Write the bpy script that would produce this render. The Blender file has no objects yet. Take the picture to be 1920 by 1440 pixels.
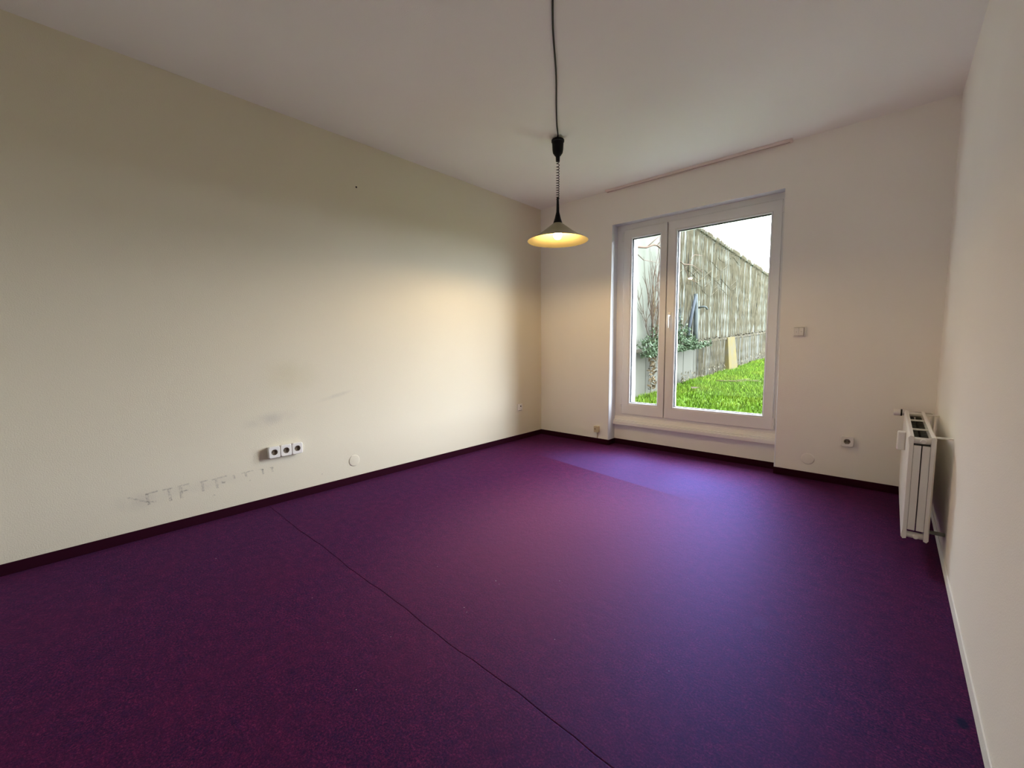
import bpy, bmesh, math, random
from mathutils import Vector, Matrix
random.seed(7)
S = bpy.context.scene
C = S.collection

# ------------------------------------------------------------------ camera
CAM = (3.0861, 0.0, 1.0734)
cam_d = bpy.data.cameras.new('camera')
cam_d.sensor_width = 36.0
cam_d.lens = 793.243 * 36.0 / 1920.0
cam_d.clip_start = 0.02
cam_d.clip_end = 300
cam = bpy.data.objects.new('camera', cam_d)
C.objects.link(cam)
_r = Vector((0.74472258, 0.66731784, -0.00867036))
_u = Vector((-0.05612279, 0.07556786, 0.99556001))
_f = Vector((-0.66501016, 0.74092941, -0.09372883))
cam.matrix_world = Matrix(((_r.x, _u.x, -_f.x, CAM[0]), (_r.y, _u.y, -_f.y, CAM[1]), (_r.z, _u.z, -_f.z, CAM[2]), (0, 0, 0, 1)))
S.camera = cam

# ------------------------------------------------------------------ sky, exposure
SKY = 46.0
SKY_COL = (0.90, 0.96, 1.06, 1)
LAMP = 600.0
w = bpy.data.worlds.new('sky')
S.world = w
w.use_nodes = True
bg = w.node_tree.nodes['Background']
bg.inputs[0].default_value = SKY_COL
bg.inputs[1].default_value = SKY
S.view_settings.view_transform = 'Standard'
S.view_settings.look = 'None'
S.view_settings.gamma = 1.0
S.view_settings.use_curve_mapping = False
S.view_settings.exposure = 0.0
S.cycles.use_denoising = True
S.cycles.max_bounces = 14
S.cycles.diffuse_bounces = 10
S.cycles.transparent_max_bounces = 16
S.cycles.sample_clamp_indirect = 12

W, D, H, Y0 = 3.3232, 3.9575, 2.6, -1.0        # room: x 0..W, y Y0..D, z 0..H

# sky portal in the window opening (guides sampling of the sky, gives no light itself)
pl = bpy.data.lights.new('window_portal', 'AREA')
pl.shape = 'RECTANGLE'; pl.size = 1.42; pl.size_y = 1.98
pl.cycles.is_portal = True
po = bpy.data.objects.new('window_portal', pl)
C.objects.link(po)
po.location = (1.655, D + 0.51, 1.235)
po.rotation_euler = (math.radians(-90), 0, 0)

# ------------------------------------------------------------------ materials
def mat(name, col, rough=0.6, metal=0.0, **kw):
    m = bpy.data.materials.new(name)
    m.use_nodes = True
    b = m.node_tree.nodes['Principled BSDF']
    b.inputs['Base Color'].default_value = (*col, 1)
    b.inputs['Roughness'].default_value = rough
    b.inputs['Metallic'].default_value = metal
    for k, v in kw.items():
        b.inputs[k].default_value = v
    return m

class NT:
    def __init__(self, m):
        self.t = m.node_tree; self.b = m.node_tree.nodes['Principled BSDF']
    def n(self, typ, **kw):
        x = self.t.nodes.new(typ)
        for k, v in kw.items(): setattr(x, k, v)
        return x
    def l(self, a, b): self.t.links.new(a, b)
    def coord(self):
        return self.n('ShaderNodeTexCoord').outputs['Object']
    def noise(self, co, scale, detail=3, rough=0.55):
        x = self.n('ShaderNodeTexNoise')
        x.inputs['Scale'].default_value = scale; x.inputs['Detail'].default_value = detail
        x.inputs['Roughness'].default_value = rough
        self.l(co, x.inputs['Vector'])
        return x.outputs['Fac']
    def ramp(self, fac, stops):
        x = self.n('ShaderNodeValToRGB')
        e = x.color_ramp.elements
        while len(e) < len(stops): e.new(0.5)
        for i, (p, c) in enumerate(stops):
            e[i].position = p; e[i].color = (*c, 1) if len(c) == 3 else c
        self.l(fac, x.inputs[0])
        return x.outputs[0]
    def mapr(self, v, a, b, c, d, smooth=True):
        x = self.n('ShaderNodeMapRange')
        if smooth: x.interpolation_type = 'SMOOTHSTEP'
        for i, k in enumerate((a, b, c, d)): x.inputs[i + 1].default_value = k
        self.l(v, x.inputs[0])
        return x.outputs[0]
    def math(self, op, a, b):
        x = self.n('ShaderNodeMath', operation=op)
        for i, v in enumerate((a, b)):
            if isinstance(v, (int, float)): x.inputs[i].default_value = v
            else: self.l(v, x.inputs[i])
        return x.outputs[0]
    def mix(self, fac, a, b, mode='MIX'):
        x = self.n('ShaderNodeMix', data_type='RGBA', blend_type=mode)
        if isinstance(fac, (int, float)): x.inputs[0].default_value = fac
        else: self.l(fac, x.inputs[0])
        for i, v in ((6, a), (7, b)):
            if isinstance(v, tuple): x.inputs[i].default_value = (*v, 1)
            else: self.l(v, x.inputs[i])
        return x.outputs[2]
    def blob(self, co, centre, radius, edge=0.0, rot=0.0):
        """soft-edged ellipse: 1 in the middle, 0 outside; centre/radius in the object's metres"""
        m = self.n('ShaderNodeMapping', vector_type='TEXTURE')
        m.inputs['Location'].default_value = centre
        m.inputs['Scale'].default_value = radius
        m.inputs['Rotation'].default_value = (rot, 0, 0)
        self.l(co, m.inputs['Vector'])
        v = self.n('ShaderNodeVectorMath', operation='LENGTH')
        self.l(m.outputs[0], v.inputs[0])
        return self.mapr(v.outputs['Value'], edge, 1.0, 1.0, 0.0)
    def bump(self, h, strength, dist=0.002):
        x = self.n('ShaderNodeBump')
        x.inputs['Strength'].default_value = strength; x.inputs['Distance'].default_value = dist
        self.l(h, x.inputs['Height'])
        self.l(x.outputs[0], self.b.inputs['Normal'])
    def base(self, c): self.l(c, self.b.inputs['Base Color'])

PAINT = (0.90, 0.875, 0.815)
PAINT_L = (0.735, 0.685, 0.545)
def paint_mat(name, col, stains_and_light=()):
    m = mat(name, col, 0.85); t = NT(m); co = t.coord()
    big = t.noise(co, 1.3, 3)
    c = t.mix(big, tuple(v * 0.965 for v in col), tuple(min(1, v * 1.02) for v in col))
    for (ce, ra, rot, colr, amt, nsc) in stains_and_light:
        b = t.blob(co, ce, ra, 0.1, rot)
        n = t.mapr(t.noise(co, nsc, 4), 0.3, 0.65, 0.35, 1.0)
        c = t.mix(t.math('MULTIPLY', t.math('MULTIPLY', b, n), amt), c, colr)
    t.base(c)
    t.bump(t.noise(co, 170, 3, 0.6), 0.4, 0.002)
    return m

M = {}
M['wall'] = paint_mat('wall_paint', PAINT)
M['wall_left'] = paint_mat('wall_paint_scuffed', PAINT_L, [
    ((0, 1.00, 0.585), (1, 0.23, 0.062), 0.10, (0.36, 0.35, 0.34), 0.32, 9),  # grey blotch of uneven light painted into the wall colour
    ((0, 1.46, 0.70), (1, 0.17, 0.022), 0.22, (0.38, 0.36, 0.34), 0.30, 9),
    ((0, 1.15, 0.865), (1, 0.26, 0.16), 0.0, (0.52, 0.47, 0.26), 0.26, 3),  # olive zone of light and shade, painted in as a tint
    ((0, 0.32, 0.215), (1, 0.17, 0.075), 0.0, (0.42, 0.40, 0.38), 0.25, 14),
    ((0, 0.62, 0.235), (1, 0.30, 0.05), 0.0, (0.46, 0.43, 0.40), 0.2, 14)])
M['ceiling'] = paint_mat('ceiling_paint', (0.90, 0.89, 0.86))
M['trim_white'] = paint_mat('trim_paint', (0.80, 0.80, 0.79))
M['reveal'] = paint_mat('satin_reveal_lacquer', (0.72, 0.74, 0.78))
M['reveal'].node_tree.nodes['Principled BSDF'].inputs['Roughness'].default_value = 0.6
M['pvc'] = mat('white_window_plastic', (0.80, 0.78, 0.745), 0.32)
M['bead'] = mat('glazing_bead_plastic', (0.82, 0.84, 0.86), 0.25)
M['gasket'] = mat('rubber_gasket', (0.010, 0.012, 0.016), 0.8, **{'Specular IOR Level': 0.1})
M['plastic'] = mat('white_plastic', (0.80, 0.785, 0.74), 0.38)
M['plastic_old'] = mat('aged_plastic', (0.62, 0.52, 0.34), 0.45)
M['recess'] = mat('socket_recess', (0.25, 0.21, 0.155), 0.5)
M['black_hole'] = mat('dark_hole', (0.008, 0.007, 0.006), 0.9)
M['steel'] = mat('brushed_steel', (0.55, 0.53, 0.50), 0.35, 1.0)
M['black'] = mat('black_plastic', (0.006, 0.006, 0.007), 0.5, **{'Specular IOR Level': 0.15})
M['cable_black'] = mat('black_cable', (0.006, 0.006, 0.006), 0.55)
M['enamel'] = mat('white_radiator_enamel', (0.78, 0.76, 0.71), 0.3)
M['fin'] = mat('grey_convector_sheet', (0.16, 0.17, 0.145), 0.55, 0.4)
M['rail'] = mat('curtain_rail_plastic', (0.82, 0.72, 0.67), 0.5)
M['skirt'] = mat('maroon_carpet_edging', (0.026, 0.0035, 0.011), 0.95, **{'Specular IOR Level': 0.05})
M['shade'] = mat('olive_bronze_metal', (0.30, 0.26, 0.16), 0.42, 0.35)
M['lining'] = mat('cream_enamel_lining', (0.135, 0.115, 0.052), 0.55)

def carpet_mat():
    m = mat('purple_carpet', (0.10, 0.012, 0.07), 0.95); t = NT(m); co = t.coord()
    fine = t.noise(co, 150, 4, 0.8)
    med = t.noise(co, 38, 4, 0.75)
    big = t.noise(co, 2.2, 3, 0.5)
    mott = t.noise(co, 20, 7, 0.82)
    c = t.ramp(fine, [(0.36, (0.010, 0.0003, 0.006)), (0.48, (0.040, 0.0012, 0.016)), (0.58, (0.085, 0.004, 0.030)), (0.70, (0.150, 0.020, 0.060))])
    c = t.mix(t.mapr(med, 0.48, 0.66, 0.0, 0.45), c, (0.024, 0.003, 0.032))
    c = t.mix(t.mapr(big, 0.40, 0.68, 0.0, 0.35), c, (0.065, 0.002, 0.016))
    c = t.mix(1.0, c, t.ramp(mott, [(0.34, (0.60, 0.58, 0.66)), (0.50, (1.0, 1.0, 1.0)), (0.66, (1.5, 1.42, 1.35))]), 'MULTIPLY')
    # paler middle of the room: falloff of the light painted into the colour
    mid_light = t.blob(co, (1.9, 1.9, 0), (1.3, 1.5, 50), 0.1)
    c = t.mix(t.math('MULTIPLY', mid_light, 0.55), c, (0.18, 0.046, 0.080))
    # straight-edged area by the window where furniture stood: less worn, skylight blue painted in
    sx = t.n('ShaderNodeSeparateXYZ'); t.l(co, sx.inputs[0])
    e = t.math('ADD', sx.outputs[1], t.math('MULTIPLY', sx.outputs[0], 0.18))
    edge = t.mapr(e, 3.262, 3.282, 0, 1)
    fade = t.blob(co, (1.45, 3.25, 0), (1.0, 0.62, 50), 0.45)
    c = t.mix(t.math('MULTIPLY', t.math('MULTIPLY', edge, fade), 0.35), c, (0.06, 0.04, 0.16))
    # tape imprint and an oil spot
    c = t.mix(t.math('MULTIPLY', t.blob(co, (2.767, 1.769, 0), (0.035, 0.055, 50), 0.6), 0.14), c, (0.09, 0.05, 0.11))
    c = t.mix(t.math('MULTIPLY', t.blob(co, (3.292, 1.655, 0), (0.016, 0.030, 50), 0.5), 0.9), c, (0.004, 0.003, 0.004))
    t.base(c)
    t.b.inputs['Specular IOR Level'].default_value = 0.03
    t.b.inputs['Sheen Weight'].default_value = 0.05
    t.b.inputs['Sheen Roughness'].default_value = 0.35
    t.b.inputs['Sheen Tint'].default_value = (0.55, 0.40, 1.0, 1)
    t.bump(t.math('ADD', fine, t.math('MULTIPLY', med, 1.6)), 0.6, 0.003)
    # blue-violet lustre of the synthetic fibres
    g = t.n('ShaderNodeBsdfGlossy'); g.inputs['Color'].default_value = (0.26, 0.36, 1.0, 1); g.inputs['Roughness'].default_value = 0.58
    mx = t.n('ShaderNodeMixShader'); mx.inputs[0].default_value = 0.036
    out = [x for x in t.t.nodes if x.type == 'OUTPUT_MATERIAL'][0]
    t.l(t.b.outputs[0], mx.inputs[1]); t.l(g.outputs[0], mx.inputs[2]); t.l(mx.outputs[0], out.inputs[0])
    return m
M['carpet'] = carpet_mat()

def glass_mat():
    m = bpy.data.materials.new('window_glass'); m.use_nodes = True
    t = m.node_tree; t.nodes.clear()
    o = t.nodes.new('ShaderNodeOutputMaterial'); mx = t.nodes.new('ShaderNodeMixShader')
    tr = t.nodes.new('ShaderNodeBsdfTransparent'); gl = t.nodes.new('ShaderNodeBsdfGlossy'); fr = t.nodes.new('ShaderNodeFresnel')
    tr.inputs[0].default_value = (0.985, 0.995, 0.99, 1); gl.inputs['Roughness'].default_value = 0.0
    geo = t.nodes.new('ShaderNodeNewGeometry'); mr = t.nodes.new('ShaderNodeMapRange')   # same reflectance on both faces of the pane
    mr.inputs[3].default_value = 1.42; mr.inputs[4].default_value = 1 / 1.42
    t.links.new(geo.outputs['Backfacing'], mr.inputs[0]); t.links.new(mr.outputs[0], fr.inputs[0])
    t.links.new(fr.outputs[0], mx.inputs[0]); t.links.new(tr.outputs[0], mx.inputs[1]); t.links.new(gl.outputs[0], mx.inputs[2])
    t.links.new(mx.outputs[0], o.inputs[0])
    return m
M['glass'] = glass_mat()

def emis(name, col, s):
    m = bpy.data.materials.new(name); m.use_nodes = True
    t = m.node_tree; t.nodes.clear()
    o = t.nodes.new('ShaderNodeOutputMaterial'); e = t.nodes.new('ShaderNodeEmission')
    e.inputs[0].default_value = (*col, 1); e.inputs[1].default_value = s
    t.links.new(e.outputs[0], o.inputs[0]); return m
M['bulb'] = emis('glowing_bulb', (1.0, 0.69, 0.33), LAMP)

def scuff_mat():
    m = mat('rubber_scuff', (0.27, 0.245, 0.23), 0.9); t = NT(m); co = t.coord()
    n = t.mapr(t.noise(co, 70, 5, 0.75), 0.38, 0.72, 0.0, 0.5)
    t.l(n, t.b.inputs['Alpha']); return m
M['scuff'] = scuff_mat()

# ------------------------------------------------------------------ helpers
def link(o, parent=None):
    C.objects.link(o)
    if parent is not None: o.parent = parent
    return o
def tag(o, label=None, cat=None, group=None, kind=None):
    if label: o['label'] = label
    if cat: o['category'] = cat
    if group: o['group'] = group
    if kind: o['kind'] = kind
    return o
def empty(name, loc, label=None, cat=None, group=None, kind=None):
    o = bpy.data.objects.new(name, None); o.empty_display_size = 0.05
    link(o); o.location = loc
    return tag(o, label, cat, group, kind)
def mesh_obj(name, bm, m, parent=None, smooth=False):
    """coordinates in bm are world metres; under a parent Empty they are made local to it"""
    me = bpy.data.meshes.new(name)
    if smooth:
        for f in bm.faces: f.smooth = True
    bmesh.ops.recalc_face_normals(bm, faces=bm.faces)
    bm.to_mesh(me); bm.free()
    for x in (m if isinstance(m, (list, tuple)) else [m]): me.materials.append(x)
    o = bpy.data.objects.new(name, me)
    link(o, parent)
    if parent is not None:
        p = parent; off = Vector((0, 0, 0))
        while p is not None: off += p.location; p = p.parent
        me.transform(Matrix.Translation(-off))
    return o
def pydata_obj(name, v, f, m, parent=None, smooth=False):
    me = bpy.data.meshes.new(name); me.from_pydata(v, [], f); me.update()
    if smooth: me.polygons.foreach_set('use_smooth', [True] * len(me.polygons))
    me.materials.append(m)
    o = bpy.data.objects.new(name, me); link(o, parent)
    if parent is not None:
        p = parent; off = Vector((0, 0, 0))
        while p is not None: off += p.location; p = p.parent
        me.transform(Matrix.Translation(-off))
    return o
def box(bm, x0, x1, y0, y1, z0, z1, bev=0.0, seg=2):
    r = bmesh.ops.create_cube(bm, size=1.0)
    for v in r['verts']:
        v.co = Vector(((x0 + x1) / 2 + v.co.x * (x1 - x0), (y0 + y1) / 2 + v.co.y * (y1 - y0), (z0 + z1) / 2 + v.co.z * (z1 - z0)))
    if bev > 0:
        es = list({e for v in r['verts'] for e in v.link_edges})
        bmesh.ops.bevel(bm, geom=es, offset=bev, segments=seg, profile=0.5, affect='EDGES')
    return bm
def bxo(name, dims, m, parent=None, bev=0.0):
    bm = bmesh.new(); box(bm, *dims, bev); return mesh_obj(name, bm, m, parent)
def lathe(bm, prof, centre, n=40, axis='Z'):
    cx, cy, cz = centre; rings = []
    for r, h in prof:
        ring = []
        if r < 1e-6:
            ring = [None]
        P = []
        for k in range(n if r >= 1e-6 else 1):
            a = 2 * math.pi * k / n
            u, v = r * math.cos(a), r * math.sin(a)
            p = {'Z': (cx + u, cy + v, cz + h), 'Y': (cx + u, cy + h, cz + v), 'X': (cx + h, cy + u, cz + v)}[axis]
            P.append(bm.verts.new(p))
        rings.append(P)
    for A, B in zip(rings, rings[1:]):
        if len(A) == 1 and len(B) == 1: continue
        for k in range(n):
            j = (k + 1) % n
            if len(A) == 1: bm.faces.new((A[0], B[j], B[k]))
            elif len(B) == 1: bm.faces.new((A[k], A[j], B[0]))
            else: bm.faces.new((A[k], A[j], B[j], B[k]))
    return bm
def tube(bm, pts, rad, n=8, caps=True):
    pts = [Vector(p) for p in pts]; rings = []
    rr = rad if isinstance(rad, (list, tuple)) else [rad] * len(pts)
    ref = None
    for i, p in enumerate(pts):
        t = (pts[min(i + 1, len(pts) - 1)] - pts[max(i - 1, 0)]).normalized()
        if ref is None:
            ref = t.cross(Vector((0, 0, 1)))
            if ref.length < 1e-3: ref = t.cross(Vector((0, 1, 0)))
        a = (ref - t * ref.dot(t)).normalized(); b = t.cross(a); ref = a
        rings.append([bm.verts.new(p + (a * math.cos(2 * math.pi * k / n) + b * math.sin(2 * math.pi * k / n)) * rr[i]) for k in range(n)])
    for A, B in zip(rings, rings[1:]):
        for k in range(n): bm.faces.new((A[k], A[(k + 1) % n], B[(k + 1) % n], B[k]))
    if caps:
        bm.faces.new(rings[0][::-1]); bm.faces.new(rings[-1])
    return bm
def tbo(name, pts, rad, m, parent=None, n=10):
    bm = bmesh.new(); tube(bm, pts, rad, n); return mesh_obj(name, bm, m, parent, True)
def lto(name, prof, c, m, parent=None, n=40, axis='Z', smooth=True):
    bm = bmesh.new(); lathe(bm, prof, c, n, axis); return mesh_obj(name, bm, m, parent, smooth)
def edge_smooth(o, angle=40):
    md = o.modifiers.new('edge', 'EDGE_SPLIT'); md.split_angle = math.radians(angle)

# ------------------------------------------------------------------ room shell
def struct(o): o['kind'] = 'structure'; return o
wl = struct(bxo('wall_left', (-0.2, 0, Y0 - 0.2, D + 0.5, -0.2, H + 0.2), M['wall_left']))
wr = struct(bxo('wall_right', (W, W + 0.2, Y0 - 0.2, D + 0.5, -0.2, H + 0.2), M['wall']))
wf = struct(bxo('wall_front', (0, W, Y0 - 0.2, Y0, -0.2, H + 0.2), M['wall']))
ce = struct(bxo('ceiling', (0, W, Y0, D, H, H + 0.2), M['ceiling']))
OX0, OX1, OZ = 0.899, 2.412, 2.273            # window niche
bm = bmesh.new()
poly = [(0, -0.2), (OX0, -0.2), (OX0, OZ), (OX1, OZ), (OX1, -0.2), (W, -0.2), (W, H + 0.2), (0, H + 0.2)]
vs = [bm.verts.new((x, D, z)) for x, z in poly]
vb = [bm.verts.new((x, D + 0.21, z)) for x, z in poly]
bm.faces.new(vs); bm.faces.new(vb[::-1])
for k in range(8): bm.faces.new((vs[k], vs[(k + 1) % 8], vb[(k + 1) % 8], vb[k]))
rounded = [e for e in bm.edges if all(abs(v.co.y - D) < 1e-6 for v in e.verts) and all(OX0 - 1e-4 <= v.co.x <= OX1 + 1e-4 for v in e.verts) and all(v.co.z <= OZ + 1e-4 for v in e.verts) and abs(e.verts[0].co.z - e.verts[1].co.z) + abs(e.verts[0].co.x - e.verts[1].co.x) > 0.1 and not (abs(e.verts[0].co.z + 0.2) < 1e-4 and abs(e.verts[1].co.z + 0.2) < 1e-4)]
bmesh.ops.bevel(bm, geom=rounded, offset=0.014, segments=4, profile=0.5, affect='EDGES')
for f in bm.faces:
    c = f.calc_center_median()
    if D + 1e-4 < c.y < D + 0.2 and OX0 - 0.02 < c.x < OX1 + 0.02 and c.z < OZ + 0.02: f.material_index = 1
wb = struct(mesh_obj('wall_back', bm, [M['wall'], M['reveal']]))
bxo('parapet', (OX0, OX1, D + 0.13, D + 0.21, -0.2, 0.30), M['wall'], wb)
bm = bmesh.new()                                # outer leaf of the wall with the outside reveal
for d in ((0, 0.95, D + 0.21, D + 0.5, -0.2, H + 0.2), (2.385, W, D + 0.21, D + 0.5, -0.2, H + 0.2), (0.95, 2.385, D + 0.21, D + 0.5, 2.235, H + 0.2), (0.95, 2.385, D + 0.21, D + 0.5, -0.2, 0.26)):
    box(bm, *d)
mesh_obj('outer_leaf', bm, mat('white_facade_render', (0.33, 0.35, 0.36), 0.8), wb)

bm = bmesh.new()                                # unseen upper storeys and side bays, added to shade the garden
for d in ((-8, 16, D + 0.2, D + 0.5, H + 0.2, 11.0), (-8, -0.2, D + 0.2, D + 0.5, -0.2, H + 0.2), (W + 0.2, 16, D + 0.2, D + 0.5, -0.2, H + 0.2)): box(bm, *d)
mesh_obj('added_facade', bm, mat('added_facade_render', (0.45, 0.44, 0.41), 0.85), wb)

fl = struct(bxo('floor', (0, W, Y0, D + 0.13, -0.2, -0.008), mat('concrete_screed', (0.3, 0.29, 0.28), 0.9)))
# carpet widths, joined along a slightly wavy seam
def seam_y(x): return 0.955 - 0.022 * x + 0.004 * math.sin(x * 9) + 0.002 * math.sin(x * 31)
def carpet(name, ya, yb, ztop):
    bm = bmesh.new(); N = 48; rows = []
    for i in range(N + 1):
        x = W * i / N; a, b = ya(x), yb(x)
        ea = 0.003
        rows.append([bm.verts.new(p) for p in ((x, a, -0.008), (x, a, ztop - 0.0012), (x, a + ea, ztop), (x, b - ea, ztop), (x, b, ztop - 0.0012), (x, b, -0.008))])
    for A, B in zip(rows, rows[1:]):
        for k in range(5): bm.faces.new((A[k], A[k + 1], B[k + 1], B[k]))
    return mesh_obj(name, bm, M['carpet'], fl)
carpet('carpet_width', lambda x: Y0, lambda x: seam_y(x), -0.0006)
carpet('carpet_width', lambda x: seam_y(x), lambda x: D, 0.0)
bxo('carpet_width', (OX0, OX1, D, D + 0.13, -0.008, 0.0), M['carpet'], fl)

# carpet edging strips
SK, ST = 0.056, 0.009
def skirt(name, dims):
    o = struct(bxo(name, dims, M['skirt'], None, 0.0025)); return o
skirt('baseboard_left', (0, ST, Y0, D, 0, SK))
bb = skirt('baseboard_back', (ST, OX0, D - ST, D, 0, SK))
for d in ((OX0, OX0 + ST, D - ST + 0.002, D + 0.13, 0, SK), (OX0 + ST, OX1, D + 0.13 - ST, D + 0.13, 0, SK), (OX1, W, D - ST, D, 0, SK)):
    bxo('edging_strip', d, M['skirt'], bb, 0.0025)
struct(bxo('baseboard_right', (W - 0.005, W, Y0, D - ST, 0, 0.05), M['trim_white'], None, 0.002))

# scuff marks along the left wall where chair backs rubbed
def wall_quad(pts):
    bm = bmesh.new(); bm.faces.new([bm.verts.new((0.0006, y, z)) for y, z in pts]); return bm
def stroke(y0, z0, y1, z1, t):
    d = Vector((y1 - y0, z1 - z0)).normalized(); n = Vector((-d.y, d.x)) * t / 2
    return [(y0 + n.x, z0 + n.y), (y1 + n.x, z1 + n.y), (y1 - n.x, z1 - n.y), (y0 - n.x, z0 - n.y)]
strokes = [(0.265, 0.252, 0.345, 0.205, 0.010), (0.34, 0.250, 0.395, 0.255, 0.009), (0.345, 0.25, 0.352, 0.185, 0.014), (0.350, 0.200, 0.385, 0.196, 0.012),
           (0.41, 0.253, 0.462, 0.256, 0.008), (0.445, 0.253, 0.449, 0.180, 0.014), (0.485, 0.255, 0.54, 0.259, 0.009), (0.498, 0.255, 0.502, 0.182, 0.017),
           (0.51, 0.222, 0.535, 0.224, 0.008), (0.592, 0.256, 0.635, 0.258, 0.008), (0.604, 0.256, 0.607, 0.196, 0.013), (0.655, 0.255, 0.735, 0.262, 0.010),
           (0.676, 0.250, 0.682, 0.195, 0.014), (0.70, 0.226, 0.725, 0.222, 0.012), (0.770, 0.258, 0.776, 0.232, 0.010), (0.815, 0.258, 0.885, 0.262, 0.008),
           (0.838, 0.256, 0.842, 0.226, 0.012), (0.915, 0.258, 0.945, 0.256, 0.008), (0.938, 0.256, 0.942, 0.222, 0.012), (0.975, 0.258, 1.005, 0.256, 0.008), (0.997, 0.256, 1.0, 0.226, 0.012)]
for s in strokes: mesh_obj('scuff_mark', wall_quad(stroke(*s)), M['scuff'], wl)
lto('nail_hole', [(0, 0.0012), (0.006, 0.0010), (0.007, 0.0002)], (0, 1.696, 2.265), M['black_hole'], wl, 12, 'X')
for y, z, r in ((0.66, 0.155, 0.006), (0.86, 0.20, 0.004), (1.33, 0.13, 0.004)):
    lto('speck', [(0, 0.0008), (r, 0.0006)], (0, y, z), M['scuff'], wl, 10, 'X')

# curtain rail on the ceiling over the window
cr = empty('curtain_rail', (1.64, D - 0.03, H), 'slim dull pinkish curtain rail fixed along the ceiling above the garden door', 'curtain rail')
bxo('track', (0.862, 2.43, D - 0.052, D - 0.006, H - 0.019, H), M['rail'], cr, 0.003)
bxo('slot', (0.87, 2.42, D - 0.034, D - 0.026, H - 0.0195, H - 0.0185), M['recess'], cr)
for x in (0.862, 2.43): bxo('end_cap', (x - 0.006, x + 0.006, D - 0.054, D - 0.004, H - 0.017, H), M['rail'], cr, 0.002)

# ------------------------------------------------------------------ window
win = empty('window_1', (1.655, D + 0.16, 0.255), 'white two-leaf glazed garden door with a narrow and a wide leaf', 'window', kind='structure')
def ring(bm, rect, ins, loops):
    x0, x1, z0, z1 = rect; l, r, b, t = ins; L = []
    for f, y in loops:
        L.append([bm.verts.new(p) for p in ((x0 + f * l, y, z0 + f * b), (x1 - f * r, y, z0 + f * b), (x1 - f * r, y, z1 - f * t), (x0 + f * l, y, z1 - f * t))])
    for A, B in zip(L, L[1:] + L[:1]):
        for k in range(4): bm.faces.new((A[k], A[(k + 1) % 4], B[(k + 1) % 4], B[k]))
FY = D + 0.142                                   # face of the fixed frame
SY = D + 0.125                                   # face of the leaves
bm = bmesh.new()
ring(bm, (OX0, OX1, 0.262, OZ), (0.09, 0.07, 0.085, 0.07), [(0, FY), (0.93, FY), (1, FY + 0.004), (1, FY + 0.065), (0, FY + 0.065)])
mesh_obj('window_frame', bm, M['pvc'], win)
def leaf(rect, ins, hinge_x):
    bm = bmesh.new()
    ring(bm, rect, ins, [(0, FY + 0.05), (0, SY + 0.004), (0.04, SY), (0.80, SY), (0.83, SY + 0.004), (1.0, SY + 0.018), (1.0, FY + 0.05)])
    s = mesh_obj('sash', bm, M['pvc'], win)
    x0, x1, z0, z1 = rect; l, r, b, t = ins
    gx0, gx1, gz0, gz1 = x0 + l, x1 - r, z0 + b, z1 - t
    bm = bmesh.new()                              # pale bevelled glazing bead
    ring(bm, (gx0 - 0.013, gx1 + 0.013, gz0 - 0.013, gz1 + 0.013), (0.013,) * 4, [(0, SY + 0.003), (0.3, SY + 0.001), (0.9, SY + 0.007), (1, SY + 0.011), (0, SY + 0.020)])
    mesh_obj('glazing_bead', bm, M['bead'], s)
    bm = bmesh.new()
    ring(bm, (gx0 - 0.004, gx1 + 0.004, gz0 - 0.004, gz1 + 0.004), (0.008,) * 4, [(0, SY + 0.009), (0.55, SY + 0.0095), (1, SY + 0.030), (1, SY + 0.034), (0, SY + 0.034)])
    mesh_obj('gasket', bm, M['gasket'], s)
    bxo('pane', (gx0 - 0.004, gx1 + 0.004, SY + 0.029, SY + 0.033, gz0 - 0.004, gz1 + 0.004), M['glass'], s)
    for z in (z0 + 0.055, z1 - 0.06):
        bm = bmesh.new(); lathe(bm, [(0, -0.045), (0.0075, -0.045), (0.0075, 0.045), (0, 0.045)], (hinge_x, SY + 0.004, z), 12)
        edge_smooth(mesh_obj('hinge', bm, M['plastic'], s, True))
    return s
LEAF_SPLIT = 1.431
bxo('rebate_seal', (LEAF_SPLIT - 0.012, LEAF_SPLIT + 0.012, SY + 0.022, SY + 0.05, 0.335, 2.214), M['gasket'], win)
leaf((0.979, LEAF_SPLIT - 0.004, 0.330, 2.219), (0.092, 0.069, 0.126, 0.098), 0.970)
s2 = leaf((LEAF_SPLIT + 0.004, 2.366, 0.330, 2.219), (0.092, 0.080, 0.120, 0.100), 2.372)
bm = bmesh.new()                                  # lever handle
hx, hz = 1.470, 1.333
lathe(bm, [(0, -0.010), (0.013, -0.010), (0.015, -0.007), (0.015, 0.001)], (hx, SY, hz), 20, 'Y')
box(bm, hx - 0.014, hx + 0.014, SY - 0.009, SY, hz - 0.038, hz + 0.034, 0.003)
tube(bm, [(hx, SY - 0.006, hz), (hx, SY - 0.036, hz), (hx, SY - 0.047, hz - 0.004), (hx, SY - 0.050, hz - 0.018), (hx, SY - 0.050, hz - 0.075), (hx, SY - 0.048, hz - 0.118)], [0.010, 0.010, 0.011, 0.012, 0.0115, 0.010], 12)
mesh_obj('handle', bm, mat('white_handle_lacquer', (0.90, 0.88, 0.80), 0.25), s2, True)
bm = bmesh.new()                                  # inside sill board with a stepped nosing
box(bm, OX0 + 0.001, OX1 - 0.001, D + 0.084, FY + 0.01, 0.214, 0.252, 0.006)
box(bm, OX0 + 0.001, OX1 - 0.001, D + 0.104, FY + 0.012, 0.250, 0.266, 0.004)
mesh_obj('window_sill', bm, M['pvc'], win)
bxo('outer_sill', (0.95, 2.385, D + 0.205, D + 0.54, 0.255, 0.285), mat('zinc_sill', (0.45, 0.47, 0.48), 0.45, 0.6), win)

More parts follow.
